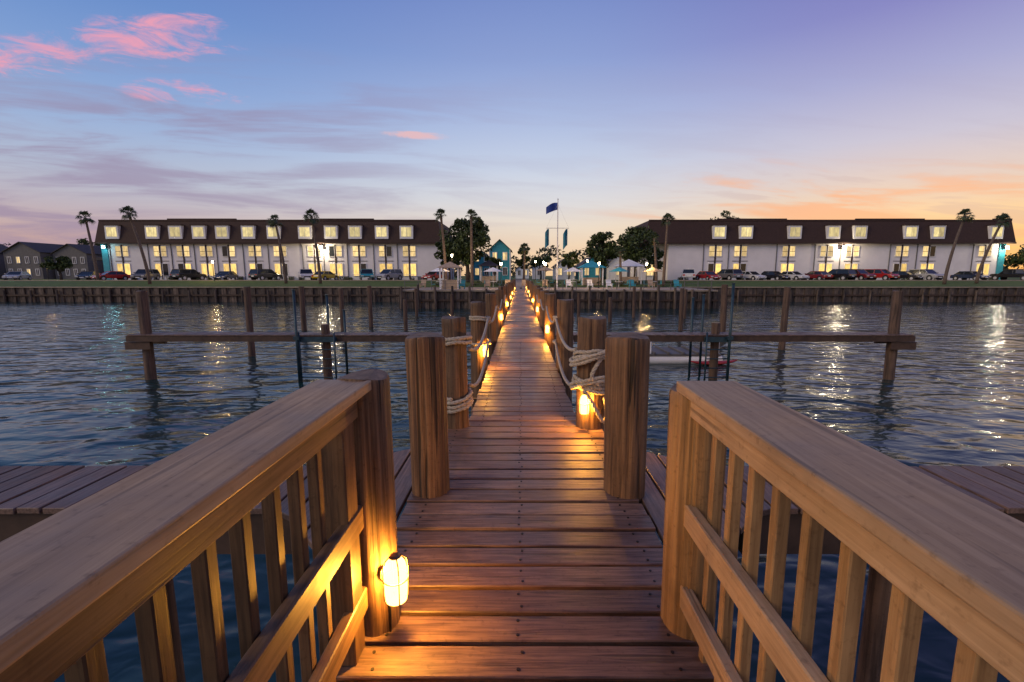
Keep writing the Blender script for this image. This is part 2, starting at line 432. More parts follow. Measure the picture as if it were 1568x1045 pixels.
for i,yy in enumerate(ys):
    s=-1 if i%2==0 else 1
    if i<14:
        dock_lamp(s*0.6+CX,yy,0.12,-s*.5,-.85,46,lod=i>3)

# ---------------------------------------------------------------- ropes
def rope(pts,r=0.017,name='mooring_rope',twist=28):
    P=[Vector(p) for p in pts]; Q=[]
    for i in range(len(P)-1):
        p0=P[max(i-1,0)];p1=P[i];p2=P[i+1];p3=P[min(i+2,len(P)-1)]
        k=max(3,int((p2-p1).length/0.018))
        for j in range(k):
            t=j/k; Q.append(0.5*((2*p1)+(p2-p0)*t+(2*p0-5*p1+4*p2-p3)*t*t+(-p0+3*p1-3*p2+p3)*t**3))
    Q.append(P[-1])
    b=MB(); frames=[];prev=None;s=0
    for i,q in enumerate(Q):
        d=(Q[min(i+1,len(Q)-1)]-Q[max(i-1,0)]).normalized()
        a=d.orthogonal().normalized() if prev is None else (prev-d*prev.dot(d)).normalized()
        prev=a; frames.append((q,a,d.cross(a),s)); s+=(Q[min(i+1,len(Q)-1)]-q).length
    for k in range(3):
        pp=[q+(a*math.cos(s*twist*2+k*2.094)+bb*math.sin(s*twist*2+k*2.094))*r*0.52 for q,a,bb,s in frames]
        b.tube(pp,r*0.58,M_rope,6)
    return b.build(name)
def coil(x,y,z0,r,turns,rise,tilt=0.03,seed=1,a0=0):
    rnd=random.Random(seed); pts=[]
    for i in range(int(turns*14)+1):
        t=i/14*2*math.pi+a0; rr=r+rnd.uniform(0,.014)
        pts.append((x+math.cos(t)*rr,y+math.sin(t)*rr,z0+rise*i/14+tilt*math.sin(t+seed)+rnd.uniform(-.006,.006)))
    return pts
def drape(a,b,sag,n=9):
    return [(a[0]+(b[0]-a[0])*t,a[1]+(b[1]-a[1])*t,a[2]+(b[2]-a[2])*t-sag*4*t*(1-t)) for t in np.linspace(0,1,n)]
for sx,px in((1,0.61),(-1,-0.56)):
    r0=0.12 if sx>0 else 0.105
    if sx>0:
        rope(coil(px,3.85,2.62,r0+.018,3.3,.032,.03,3,1.2)); rope(coil(px,3.85,2.38,r0+.018,3.2,.030,.035,5,.4))
        rope(coil(px,3.85,2.65,r0+.045,1.6,.03,.06,8,2.0)); rope(coil(px,3.85,2.41,r0+.045,1.7,.03,.06,9,2.4))
        rope([(px-.08,3.72,2.40),(px-.03,3.68,2.33),(px+.03,3.68,2.22),(px+.09,3.70,2.13),(px+.12,3.74,2.20),(px+.10,3.75,2.33)])
        rope([(px+.09,3.74,2.70),(px+.02,3.69,2.62),(px-.02,3.68,2.52),(px+.05,3.69,2.44)])
    else:
        rope(coil(px,3.85,2.76,r0+.016,2.1,.034,.02,3,1.2))
        rope(coil(px,3.85,2.22,r0+.018,3.6,.036,.03,13,1.0))
    tx=px-sx*0.115; fx=0.62 if sx>0 else -0.58
    rope(drape((tx,3.9,2.72),(fx-sx*.12,6.45,2.76),.15)); rope(drape((tx,3.9,2.40),(fx-sx*.12,6.45,2.42),.20))
    rope(coil(fx,6.5,2.70,.135,2.2,.035,.02,4)); rope(coil(fx,6.5,2.38,.135,1.4,.035,.02,6))
    for i in range(0,3):
        rope(drape((fx-sx*.1,ys[i]+.1,2.74),(fx-sx*.1,ys[i+1]-.1,2.74),.16,6),twist=20)

# ---------------------------------------------------------------- side catwalks
def catwalk(sgn):
    e=empty('boat_slip_catwalk'); b=MB(); x=0.75
    while x<12.4:
        xa,xb=sorted((sgn*x,sgn*(x+.132))); z=1.50+random.uniform(-.004,.004)
        b.box(xa,xb,14.25,14.95,z-.035,z,M_deckY); x+=.148
    b.build('planks',e)
    b=MB(); xs=sorted((sgn*0.7,sgn*12.5))
    for y0 in(14.27,14.88): b.box(xs[0],xs[1],y0,y0+.05,1.28,1.462,M_dark)
    xs=sorted((sgn*11.8,sgn*12.6)); b.box(xs[0],xs[1],14.32,14.42,1.02,1.26,M_dark); b.box(xs[0],xs[1],14.96,15.04,1.12,1.46,M_dark)
    b.build('beams',e)
catwalk(-1); catwalk(1)
def ladder(x,y,w,top,bot,h=0):
    b=MB()
    for s in(-1,1):
        b.tube([(x+s*w/2,y,bot),(x+s*w/2,y,top)],.028,M_teal,8)
    z=bot+.15
    while z<1.3: b.cyl((x-w/2,y,z),(x+w/2,y,z),.02,.02,M_teal,6); z+=.3
    b.box(x-w/2-.05,x+w/2+.05,y+.03,y+.08,1.28,1.44,M_teal)
    return b.build('dock_ladder')
ladder(-6.4,14.15,1.1,1.6,-.3)
ladder(6.2,14.15,.7,1.6,-.3)
for (x,y,t,bm) in((-7.0,14.1,2.9,-.3),(-6.45,15.2,2.7,-.3),(-5.9,15.2,2.2,-.3),(6.55,14.1,3.1,-.3),(6.1,15.2,2.7,-.3),(5.75,15.2,2.6,-.3)):
    b=MB(); b.tube([(x,y,bm),(x,y,t)],.042,M_teal,8); b.cyl((x,y,t),(x,y,t+.03),.06,.06,M_teal,8); b.box(x-.09,x+.09,y-.05,y+.05,1.36,1.47,M_teal); b.build('boat_lift_post')
b=MB(); b.box(4.9,7.7,17.2,18.9,.30,.38,M_grey)
for yy in (17.35,17.95,18.55): b.cyl((4.85,yy,.12),(7.75,yy,.12),.19,.19,M_trim,14)
for xx in np.arange(5.1,7.7,.55): b.box(xx,xx+.08,17.15,18.95,.384,.46,M_grey)
for xx in(5.0,7.6):
    for yy in(17.25,18.85): b.cyl((xx,yy,.3),(xx,yy,.95),.03,.03,M_pole,8)
b.build('floating_boat_lift',bevel=.01)
def kayak(x,y,z,rz,m,s=1.0):
    b=MB(); vs=[];n=10;k=12
    for i in range(k+1):
        t=i/k*2-1; w=.30*(1-t*t)**.7+.005; zz=.12+.14*abs(t)**3
        for j in range(n):
            a=2*math.pi*j/n; vs.append((t*1.55*s,math.cos(a)*w*s,(zz+math.sin(a)*.11*(.4+.6*(1-t*t)))*s))
    fs=[(i*n+j,i*n+(j+1)%n,(i+1)*n+(j+1)%n,(i+1)*n+j) for i in range(k) for j in range(n)]
    b.add(vs,fs,m,True); b.cyl((-.1,0,.16*s),(-.1,0,.24*s),.20*s,.18*s,M_black,14); b.build('kayak',loc=(x,y,z),rz=rz)
kayak(7.35,17.0,.0,R(8),M_red,.62)

# ---------------------------------------------------------------- hotel buildings
def window(b,cx,w,z0,z1,y,glass,panes=2,frame=0.10,out=0.10):
    b.box(cx-w/2-frame,cx-w/2,y-out,y-.003,z0-frame,z1+frame,M_trim)
    b.box(cx+w/2,cx+w/2+frame,y-out,y-.003,z0-frame,z1+frame,M_trim)
    b.box(cx-w/2,cx+w/2,y-out,y-.003,z1,z1+frame,M_trim); b.box(cx-w/2,cx+w/2,y-out-.05,y-.003,z0-frame,z0,M_trim)
    pw=w/panes
    for i in range(panes):
        xa=cx-w/2+i*pw+.002; b.box(xa,xa+pw-.004,y-.05,y-.004,z0+.002,z1-.002,glass)
        if i: b.box(xa-.035,xa+.035,y-.085,y-.052,z0+.004,z1-.004,M_trim)
def hotel(x0,x1,mods,skip,teal,hip):
    e=empty('hotel_building'); Y=78.0
    b=MB(); b.box(x0,x1,Y,Y+14,2.5,8.75,M_white); b.build('walls',e)
    b=MB(); ra,rb=x0-hip[0],x1+hip[1]
    vs=[(ra,Y-.7,8.76),(rb,Y-.7,8.76),(rb,Y+14.5,8.76),(ra,Y+14.5,8.76),
        (ra+hip[2],Y+.15,12.5),(rb-hip[3],Y+.15,12.5),(rb-hip[3],Y+13.6,12.5),(ra+hip[2],Y+13.6,12.5)]
    b.add(vs,[(0,3,2,1),(4,5,6,7),(0,1,5,4),(1,2,6,5),(2,3,7,6),(3,0,4,7)],M_brown)
    x=ra+hip[2]; k=0
    while x<rb-hip[3]-1:
        xe=min(x+11.5,rb-hip[3]); b.box(x,xe-.02,Y+.05,Y+.35,12.4,12.62+(.18 if k%2 else 0),M_brown); x+=11.5;k+=1
    b.build('mansard_roof',e)
    b=MB(); b.box(ra,rb,Y-.78,Y-.703,8.62,8.86,M_brown); b.build('eave_fascia',e)
    d=MB()
    for i,(xd,xw) in enumerate(mods):
        d.box(xd-1.1,xd+1.1,Y-.72,Y+.3,9.42,11.62,M_trim)
        gl=M_wint
        d.box(xd-.82,xd-.04,Y-.76,Y-.723,9.80,11.28,gl); d.box(xd+.04,xd+.82,Y-.76,Y-.723,9.80,11.28,gl)
        d.box(xd-1.25,xd+1.25,Y-.9,Y+.3,11.623,11.74,M_brown)
    d.build('dormer_windows',e)
    wv=MB()
    for i,(xd,xw) in enumerate(mods):
        for s in(-.62,.62):
            window(wv,xw+s,.86,6.6,8.25,Y,M_win if random.random()<.93 else M_glassd,1,.06)
            wv.box(xw+s-.5,xw+s+.5,Y-.08,Y-.052,7.35,7.42,M_glassd)
            g=M_winb if random.random()<.86 else M_glassd
            window(wv,xw+s,.9,3.35,5.35,Y,g,1,.06)
        wv.box(xw-.13,xw+.13,Y-.07,Y-.003,2.75,8.5,M_brown)
        wv.box(xw-2.05,xw-1.95,Y-.12,Y-.003,2.7,8.6,M_grey)
        wv.box(xw-1.3,xw+1.3,Y-.06,Y-.0035,5.75,5.85,M_grey)
        wv.box(xw+1.4,xw+2.1,Y-.6,Y-.05,2.6,3.25,M_grey)
        for s in(-.9,.9):
            wv.box(xw+s-.03,xw+s+.03,Y-1.1,Y-1.04,2.6,3.5,M_trim)
        wv.box(xw-.95,xw+.95,Y-1.09,Y-1.05,3.5,3.56,M_trim)
    wv.build('windows_and_doors',e)
    for xa,xb in teal:
        t=MB(); t.box(xa,xb,Y-.16,Y-.003,2.7,8.6,M_tealp); t.build('teal_end_panel',e)
    return e
dx=lambda p:(p-797)/9.02
Ld=[185,245,280,315,350,389,427,474,513,549,589,626]; Lw=[192,250,285,320,354,394,432,484,516,552,592,628]
hl=hotel(-70.5,-13.3,[(dx(a),dx(c)) for a,c in zip(Ld,Lw)],None,[(-70.4,-69.4)],(.4,.3,.4,.8))
Rd=[1095,1135,1208,1266,1306,1382,1423,1510]; Rw=[1093,1131,1204,1262,1301,1376,1417,1502]
hr=hotel(24.9,81.6,[(dx(a),dx(c)) for a,c in zip(Rd,Rw)],None,[(80.5,81.5)],(4.6,.9,1.2,.4))
b=MB(); b.box(20.6,24.85,80,91,2.5,8.74,M_white); window(b,22.6,1.6,3.4,5.3,80,M_win,2); b.build('recessed_wing',hr)
def wall_lamp(x,z,energy,col,mat,y=77.5):
    e=empty('wall_flood_lamp',(x,y,z)); b=MB()
    b.box(-.08,.08,.0,.48,-.03,.03,M_black); b.box(-.30,.30,-.12,.05,-.22,.26,M_black)
    b.box(-.27,.27,-.15,-.123,-.20,.24,mat); b.build('housing',e)
    point('flood_bulb',(0,-.5,-.1),energy,col,.16,e)
wall_lamp(-33.3,8.0,650,(1,.82,.55),M_flood); wall_lamp(54.0,8.0,650,(1,.82,.55),M_flood); wall_lamp(81.2,8.0,450,(1,.88,.65),M_flood)
wall_lamp(-69.6,8.1,70,(.5,.95,1),M_cyan)

# ---------------------------------------------------------------- cottages and pavilions in the middle
def cottage(name,x0,x1,y0,depth,base,eave,ridge,wall,roof,trim=M_trim,ny=2):
    e=empty(name); b=MB(); b.box(x0,x1,y0,y0+depth,base-.3,eave,wall)
    cx=(x0+x1)/2
    b.prism([(x0,eave+.001),(x1,eave+.001),(cx,ridge-.15)],y0+.02,y0+depth-.02,wall,'y'); b.build('walls',e)
    r=MB(); o=.35
    for s,xe in((-1,x0-o),(1,x1+o)):
        ze=eave-o*(ridge-eave)/((x1-x0)/2)
        r.prism([(cx,ridge),(xe,ze),(xe,ze-.14),(cx,ridge-.14)],y0-.4,y0+depth+.3,roof,'y')
    r.build('gable_roof',e)
    w=MB(); n=max(1,int((x1-x0)/1.7))
    for k in range(ny):
        for i in range(n):
            xx=x0+(i+.5)*(x1-x0)/n; z=base+.9+k*2.7
            lit=.55 if wall is not M_grey else .2
            window(w,xx,.7,z,z+1.3,y0,M_win if random.random()<lit else M_glassd,2,.1)
    for xx in(x0,x1): w.box(xx-.1,xx+.1,y0-.06,y0-.004,base,eave,trim)
    w.build('windows',e); return e
cottage('teal_cottage',-5.6,-1.9,84,8,2.6,8.2,9.9,M_tealp,M_roofg)
cottage('teal_cottage',-9.6,-5.9,92,8,2.6,6.8,8.4,M_tealp,M_roofg)
cottage('white_cottage',16.5,19.8,86,9,2.6,5.9,7.6,M_trim,M_roofg,ny=1)
cottage('teal_cottage',11.6,15.8,88,9,2.6,5.4,7.0,M_tealp,M_roofg,ny=1)
cottage('white_cottage',7.0,10.6,92,8,2.6,5.4,6.8,M_trim,M_roofg,ny=1)
cottage('white_cottage',2.8,5.6,104,8,2.6,5.4,6.8,M_trim,M_roofg,ny=1)
cottage('white_cottage',-1.2,2.2,125,8,2.6,5.2,6.5,M_trim,M_roofg,ny=1)
cottage('townhouse',-116,-108,104,12,2.6,8.8,10.9,M_grey,M_roofg,M_grey)
cottage('townhouse',-107,-99.5,106,12,2.6,8.6,10.6,M_grey,M_roofg,M_grey)
cottage('townhouse',-98.5,-92.5,110,12,2.6,7.6,9.4,M_grey,M_roofg,M_grey)
cottage('townhouse',-130,-121,100,12,2.6,8.8,10.9,M_grey,M_roofg,M_grey)
b=MB(); b.box(-91,-77,98,104,6.6,7.2,M_roofg); b.box(-91,-77,103.7,104,2.6,6.6,M_grey)
for x in np.arange(-90.5,-77,3.2): b.box(x,x+.25,98.1,98.35,2.6,6.6,M_trim)
b.build('carport')
def pavilion(x,y,z,w,h,roofm,name='pavilion'):
    b=MB(); 
    for sx in(-1,1):
        for sy in(-1,1): b.box(x+sx*w*.42-.07,x+sx*w*.42+.07,y+sy*w*.42-.07,y+sy*w*.42+.07,z,z+h,M_trim)
    v=[(x-w*.56,y-w*.56,z+h),(x+w*.56,y-w*.56,z+h),(x+w*.56,y+w*.56,z+h),(x-w*.56,y+w*.56,z+h),(x,y,z+h+w*.3)]
    b.add(v,[(0,1,4),(1,2,4),(2,3,4),(3,0,4),(3,2,1,0)],roofm)
    b.box(x-w*.35,x+w*.35,y-w*.3,y+w*.1,z,z+1.0,M_tan); return b.build(name)
pavilion(-7.7,50.5,1.9,2.3,2.3,M_tan,'gazebo'); pavilion(9.5,62,2.1,3.2,2.3,M_tealp); pavilion(15,64,2.2,3.4,2.4,M_trim); pavilion(-4.5,66,2.3,2.8,2.4,M_roofg)
def umbrella(x,y,z,m):
    b=MB(); b.cyl((x,y,z),(x,y,z+2.3),.03,.03,M_pole,6)
    n=8; v=[(x+1.25*math.cos(i*math.pi/4),y+1.25*math.sin(i*math.pi/4),z+1.95) for i in range(n)]+[(x,y,z+2.5)]
    b.add(v,[(i,(i+1)%n,n) for i in range(n)],m)
    b.cyl((x,y,z+.7),(x,y,z+.74),.5,.5,M_trim,12)
    for s in(-1,1):
        b.box(x+s*.85-.22,x+s*.85+.22,y-.22,y+.22,z+.4,z+.46,M_tealp); b.box(x+s*1.05-.02,x+s*1.05+.02,y-.22,y+.22,z+.46,z+.9,M_tealp)
    b.build('patio_umbrella')
for x,y,m_ in((3.2,60,M_tan),(6.5,57,M_trim),(12,56,M_tealp),(-3.4,57,M_trim),(16.4,57,M_tan),(-9.8,56,M_trim),(8.2,70,M_tealp)): umbrella(x,y,1.9 if y<59 else 2.05,m_)
def chair(x,y,z,m):
    b=MB(); b.box(x-.28,x+.28,y-.25,y+.3,z+.32,z+.37,m)
    b.add([(x-.28,y+.28,z+.35),(x+.28,y+.28,z+.35),(x+.3,y+.62,z+1.0),(x-.3,y+.62,z+1.0),(x-.28,y+.33,z+.33),(x+.28,y+.33,z+.33),(x+.3,y+.67,z+.98),(x-.3,y+.67,z+.98)],[(0,1,2,3),(7,6,5,4),(0,3,7,4),(1,5,6,2),(3,2,6,7)],m)
    for sx in(-.28,.28):
        b.box(x+sx-.04,x+sx+.04,y-.3,y+.35,z+.55,z+.59,m); b.box(x+sx-.03,x+sx+.03,y-.28,y-.22,z,z+.55,m); b.box(x+sx-.03,x+sx+.03,y+.25,y+.3,z,z+.55,m)
    b.build('patio_chair')
for i in range(13): chair(-11+i*2.35+random.uniform(-.4,.4),50+random.uniform(0,4),1.9,random.choice([M_tealp,M_trim,M_tan]))
def post_lamp(x,y,z,h,en=40,col=(1,.62,.25)):
    e=empty('street_lamp',(x,y,z)); b=MB(); b.cyl((0,0,0),(0,0,h),.05,.035,M_black,8); b.cyl((0,0,0),(0,0,.2),.11,.07,M_black,8)
    b.cyl((0,0,h),(0,0,h+.3),.08,.12,M_flood,8); b.cyl((0,0,h+.3),(0,0,h+.42),.15,.03,M_black,8); b.build('post',e)
    point('lamp_bulb',(0,-.3,h+.1),en,col,.08,e)
for a in((-2.2,52,1.9,2.6),(2.8,52,1.9,2.6),(3.2,64,2.2,2.8),(9.2,54,1.9,2.7),(15.6,57,1.9,2.7),(-8.6,58,1.9,3.8),(2.6,80,2.6,3),(11,76,2.6,3),(-45.5,68.2,2.6,2.6),(-92.5,90,2.6,2.4)): post_lamp(*a,en=200)
b=MB()
for x0,x1 in((1.6,20.0),(-12.0,-1.2)):
    x=x0
    while x<=x1: b.box(x-.03,x+.03,47.5,47.56,1.9,2.85,M_grey); x+=1.4
    for z in(2.15,2.5,2.8): b.box(x0,x1,47.565,47.59,z,z+.035,M_grey)
b.build('waterfront_fence')
f=empty('flagpole',(4.3,54,1.9)); b=MB()
b.cyl((0,0,0),(0,0,10.1),.09,.045,M_pole,10); b.cyl((-1.3,0,6.9),(1.3,0,6.9),.04,.03,M_pole,8); b.cyl((0,0,10.1),(0,0,10.25),.09,.02,M_pole,8)
for s in(-1,1): b.cyl((s*1.3,0,6.9),(0,0,9.6),.008,.008,M_pole,4); b.cyl((s*1.3,0,6.9),(0,0,1.2),.008,.008,M_pole,4)
b.build('mast',f)
def flag(p,w,h,mat,droop):
    b=MB(); vs=[];n=10
    for i in range(n+1):
        for j in range(5):
            t=i/n; vs.append((p[0]-w*t,p[1]+.12*math.sin(t*7),p[2]-h*j/4-droop*t*t+.05*math.sin(t*5+j*.4)))
    b.add(vs,[(i*5+j,i*5+j+1,(i+1)*5+j+1,(i+1)*5+j) for i in range(n) for j in range(4)],mat,True); b.build('flag',f)
flag((-.05,0,9.75),1.3,.85,M_flag,.45); flag((-1.0,0,6.8),.45,1.9,M_flag2,.35); flag((1.15,0,6.8),.5,1.9,M_flag2,.5)

# ---------------------------------------------------------------- cars
CARP={}
def paint(name,c):
    if name in CARP: return CARP[name]
    m,nt,b=newmat('car_paint_'+name)
    tc=nt.nodes.new('ShaderNodeTexCoord').outputs['Object']; n=noise(nt,tc,6,3)
    L(nt,ramp(nt,[(.3,tuple(x*.85 for x in c)),(.7,c)],n).outputs[0],b.inputs['Base Color'])
    b.inputs['Roughness'].default_value=.25; b.inputs['Coat Weight'].default_value=.6; CARP[name]=m; return m
M_tail,_n,_b=newmat('tail_lamp_red'); _b.inputs['Base Color'].default_value=(.5,.01,.01,1); _b.inputs['Roughness'].default_value=.2
M_headl=plain('head_lamp_glass',(.6,.6,.6),.1)
def car(x,y,z,rz,pname,col,kind='sedan'):
    P=paint(pname,col); e=empty('parked_car',(x,y,z)); e.rotation_euler[2]=rz
    if kind=='sedan':
        body=[(-2.25,.35),(-2.28,.62),(-2.15,.88),(-1.6,.95),(.95,.93),(2.0,.78),(2.25,.62),(2.27,.35)]; W=.89
        cab=[(-1.75,.94),(-1.15,1.38),(.25,1.42),(1.1,.92)]
    elif kind=='suv':
        body=[(-2.3,.42),(-2.35,.7),(-2.3,1.08),(-1.6,1.12),(1.05,1.1),(2.1,1.0),(2.3,.75),(2.3,.42)]; W=.95
        cab=[(-2.22,1.09),(-1.95,1.70),(.35,1.74),(1.15,1.09)]
    else:
        body=[(-2.7,.48),(-2.72,.75),(-2.7,1.12),(-.75,1.12),(1.2,1.1),(2.4,1.02),(2.6,.75),(2.6,.48)]; W=.97
        cab=[(-.8,1.1),(-.65,1.74),(.6,1.76),(1.3,1.09)]
    b=MB(); b.prism([(a,c) for a,c in body],-W,W,P,'y'); b.build('body',e,.07,seg=2)
    n=len(cab); b=MB(); ti=.16
    vs=[(a,-(W-.05-(ti if i in(1,2) else 0)),c) for i,(a,c) in enumerate(cab)]+[(a,(W-.05-(ti if i in(1,2) else 0)),c) for i,(a,c) in enumerate(cab)]
    b.add(vs,[(0,1,2,3),(7,6,5,4),(0,4,5,1),(1,5,6,2),(2,6,7,3)],M_glassd)
    a1,a2=cab[1],cab[2]; b.box(a1[0]-.04,a2[0]+.04,-(W-.2),W-.2,a1[1]-.03,a2[1]+.03,P)
    for s in(-1,1):
        for (q0,q1) in((cab[0],cab[1]),(cab[3],cab[2]),((-.35,cab[0][1]),(-.35,cab[1][1]))):
            b.cyl((q0[0],s*(W-.06),q0[1]),(q1[0],s*(W-.2),q1[1]),.045,.04,P,6)
    b.build('cabin',e)
    b=MB(); wr=.33 if kind=='sedan' else .39
    for wx in(body[0][0]+.85,body[-1][0]-.88):
        for s in(-1,1):
            b.cyl((wx,s*(W-.2),wr),(wx,s*(W+.015),wr),wr,wr,M_black,18); b.cyl((wx,s*(W+.016),wr),(wx,s*(W+.03),wr),wr*.6,wr*.55,M_headl,12)
            b.cyl((wx,s*(W-.1),wr+.03),(wx,s*(W+.006),wr+.03),wr+.07,wr+.07,M_black,18)
    b.build('wheels',e)
    b=MB(); fx=body[-1][0]; bx=body[0][0]; hz=body[-2][1]
    for s in(-1,1):
        b.box(fx-.10,fx+.015,s*W*.72-.18,s*W*.72+.18,hz-.08,hz+.06,M_headl); b.box(bx-.03,bx+.08,s*W*.75-.16,s*W*.75+.16,hz,hz+.2,M_tail)
        b.box(.85,1.05,s*(W+.08)-.08,s*(W+.08)+.08,body[3][1]+.02,body[3][1]+.16,P)
    b.box(fx-.05,fx+.02,-.45,.45,.5,hz-.06,M_black); b.box(fx-.04,fx+.03,-.26,.26,.42,.54,M_trim); b.box(bx-.055,bx+.02,-.26,.26,.62,.76,M_trim)
    b.build('lamps_and_trim',e)
C={'red':(.45,.02,.02),'grey':(.16,.16,.17),'black':(.015,.015,.018),'white':(.7,.7,.72),'silver':(.42,.42,.44),'yellow':(.6,.42,.02),'blue':(.02,.12,.3),'teal':(.02,.28,.36),'maroon':(.2,.015,.02),'navy':(.015,.03,.08)}
cars=[(-79.4,'silver','sedan'),(-68,'black','sedan'),(-64.3,'red','sedan'),(-58.8,'grey','suv'),(-52.3,'black','suv'),(-46.4,'navy','sedan'),(-39.9,'black','suv'),(-33.8,'white','pickup'),(-30.6,'yellow','sedan'),(-24.2,'teal','pickup'),(-20.7,'silver','suv'),(-13.5,'red','sedan'),
(26.4,'white','pickup'),(29.4,'red','sedan'),(32.6,'grey','suv'),(36.2,'white','sedan'),(39.7,'black','sedan'),(42.9,'white','sedan'),(46.2,'maroon','sedan'),(49.9,'black','suv'),(53.1,'maroon','suv'),(56.4,'red','suv'),(60.2,'black','sedan'),(63.8,'silver','suv'),(71,'navy','sedan'),(77.2,'black','pickup')]
for x,c,k in cars:
    a=R(random.choice([-70,-78,-66,112,102,-112,72])+random.uniform(-6,6)); car(x,72.3+random.uniform(-.3,.3),2.605,a,c,C[c],k)

# ---------------------------------------------------------------- trees
def leaves(centers,radii,per,size,flat=.8):
    vs=[];fs=[]
    for (c,r) in zip(centers,radii):
        for _ in range(per):
            d=np.random.normal(size=3); d/=np.linalg.norm(d); q=np.array(c)+d*r*np.random.uniform(.35,1.05)**.6*np.array([1,1,flat])
            a=np.random.normal(size=3); a/=np.linalg.norm(a); bb=np.cross(a,np.random.normal(size=3)); bb/=np.linalg.norm(bb)
            s=size*np.random.uniform(.5,1.3); o=len(vs)
            vs+= [tuple(q-a*s),tuple(q+bb*s*.45),tuple(q+a*s),tuple(q-bb*s*.45)]; fs.append((o,o+1,o+2,o+3))
    return vs,fs
def oak(x,y,z,h,rad,name='oak_tree',nc=26,per=120,size=.28,mat=None):
    e=empty(name,(x,y,z)); b=MB(); fork=h*.32
    b.tube([(0,0,-.2),(.05,0,fork*.5),(0,.05,fork)],[rad*.1,rad*.075,rad*.06],M_bark,8)
    cs=[];rs=[]
    for i in range(nc):
        while True:
            p=np.random.uniform(-1,1,3)
            if p[0]**2+p[1]**2+p[2]**2<1: break
        c=(p[0]*rad*.85,p[1]*rad*.8,h*.64+p[2]*h*.30); cs.append(c); rs.append(rad*random.uniform(.16,.34))
        if i%2==0: b.tube([(0,0,fork*.9),(c[0]*.4,c[1]*.4,fork+(c[2]-fork)*.55),c],[rad*.04,rad*.025,rad*.008],M_bark,6)
    b.build('trunk_and_limbs',e)
    l=MB(); v,f=leaves(cs,rs,per,size); l.add(v,f,mat or M_leaf); l.build('foliage',e)
oak(-7.6,66,2.2,9.7,3.9,nc=48,per=150); oak(-11,71,2.4,7.2,2.3)
oak(12.4,70,2.4,7.6,2.6,nc=34); oak(17.2,69,2.4,8.3,3.4,nc=42); oak(8.2,78,2.6,5.4,1.7,nc=16); oak(0.6,86,2.6,6.4,1.8,nc=16)
oak(-4.4,78,2.6,4.6,1.7,nc=16); oak(4.2,95,2.6,5.5,2.4,nc=18); oak(21.2,73,2.5,5.6,1.9,nc=16)
oak(42.5,98,2.6,14.6,4.6,nc=30,per=100); oak(34,100,2.6,10,3.5,nc=20,per=90)
oak(89,80,2.6,6.5,4.5,nc=30); oak(97,84,2.6,7.5,5,nc=30)
oak(-88,88,2.6,4.5,2.6,nc=20); oak(-100,118,2.6,10.6,4,nc=24); oak(-112,122,2.6,11,4.5,nc=24); oak(-84,112,2.6,6.6,3.5,nc=20)
cs=[];rs=[]
for i in range(420):
    x=random.uniform(-260,260); cs.append((x,random.uniform(150,190),2.5+random.uniform(1,8)+2.5*math.sin(x*.06))); rs.append(random.uniform(1.6,3.6))
v,f=leaves(cs,rs,55,.7); l=MB(); l.add(v,f,M_far); l.build('distant_trees')
cs=[];rs=[]
for i in range(60):
    x=random.choice([random.uniform(-12,-2),random.uniform(3,21)]); cs.append((x,random.uniform(59.8,64),2.3)); rs.append(random.uniform(.3,.6))
for i in range(70):
    x=random.choice([random.uniform(-68,-14),random.uniform(26,79)]); cs.append((x,random.uniform(76.6,77.2),2.8)); rs.append(random.uniform(.25,.5))
v,f=leaves(cs,rs,60,.14); l=MB(); l.add(v,f,M_leaf); l.build('garden_shrubs')
def palm(xb,y,zb,xt,zt,s=1.25,n=26):
    e=empty('palm_tree',(xb,y,zb)); b=MB(); h=zt-zb; dxx=xt-xb; pts=[];rr=[]
    for i in range(13):
        t=i/12; pts.append((dxx*t**1.5,0,h*t)); rr.append(.17*(1.25-.5*t)*(1+.06*(i%2))+ (.06 if i==12 else 0))
    b.tube(pts,rr,M_trunk,10); b.build('trunk',e)
    l=MB(); top=Vector((dxx,0,h))
    for k in range(n):
        az=random.uniform(0,2*math.pi); el=random.uniform(-.9,1.35) if k>5 else random.uniform(.8,1.5)
        d=Vector((math.cos(az)*math.cos(el),math.sin(az)*math.cos(el),math.sin(el))); pl=s*random.uniform(.45,.6)
        hub=top+d*pl; l.cyl(top,hub,.025,.015,M_palm,4,cap=False)
        side=d.cross(Vector((0,0,1))).normalized() if abs(d.z)<.98 else Vector((1,0,0)); up=side.cross(d)
        for j in range(11):
            a=-1.5+3.0*j/10; dd=(d*math.cos(a)+side*math.sin(a)).normalized(); fl=s*random.uniform(.5,.72)*(1-.25*abs(a)/1.5)
            w=(side*math.cos(a)-d*math.sin(a))*.045*s
            mid=hub+dd*fl*.55+up*.05; tip=hub+dd*fl-Vector((0,0,.28*s*random.uniform(.6,1.3)))
            l.add([hub,mid-w,tip,mid+w],[(0,1,2,3)],M_palm)
    l.build('fronds',e)
for a in((-64.4,70,2.5,-65.1,11.9,1.15),(-50.9,63,2.2,-52.7,11.6,1.15),(-32.7,64,2.3,-33.6,10.7,1.05),(-27.9,64,2.3,-28.6,11.3,1.15),
 (-9.7,60,2.0,-10.2,11.0,.95),(-6.3,59.8,2.0,-6.3,10.9,.95),(18.7,60,2.0,18.9,10.4,1.0),(17.9,60.5,2.0,17.4,8.2,.9),(58.2,63,2.2,59.8,11.3,1.1),(63.6,64,2.3,66.0,10.8,1.1),(0.6,80,2.6,0.7,8.0,1.1),(13.2,60.5,2.0,13.0,6.5,.8)):
    palm(*a)

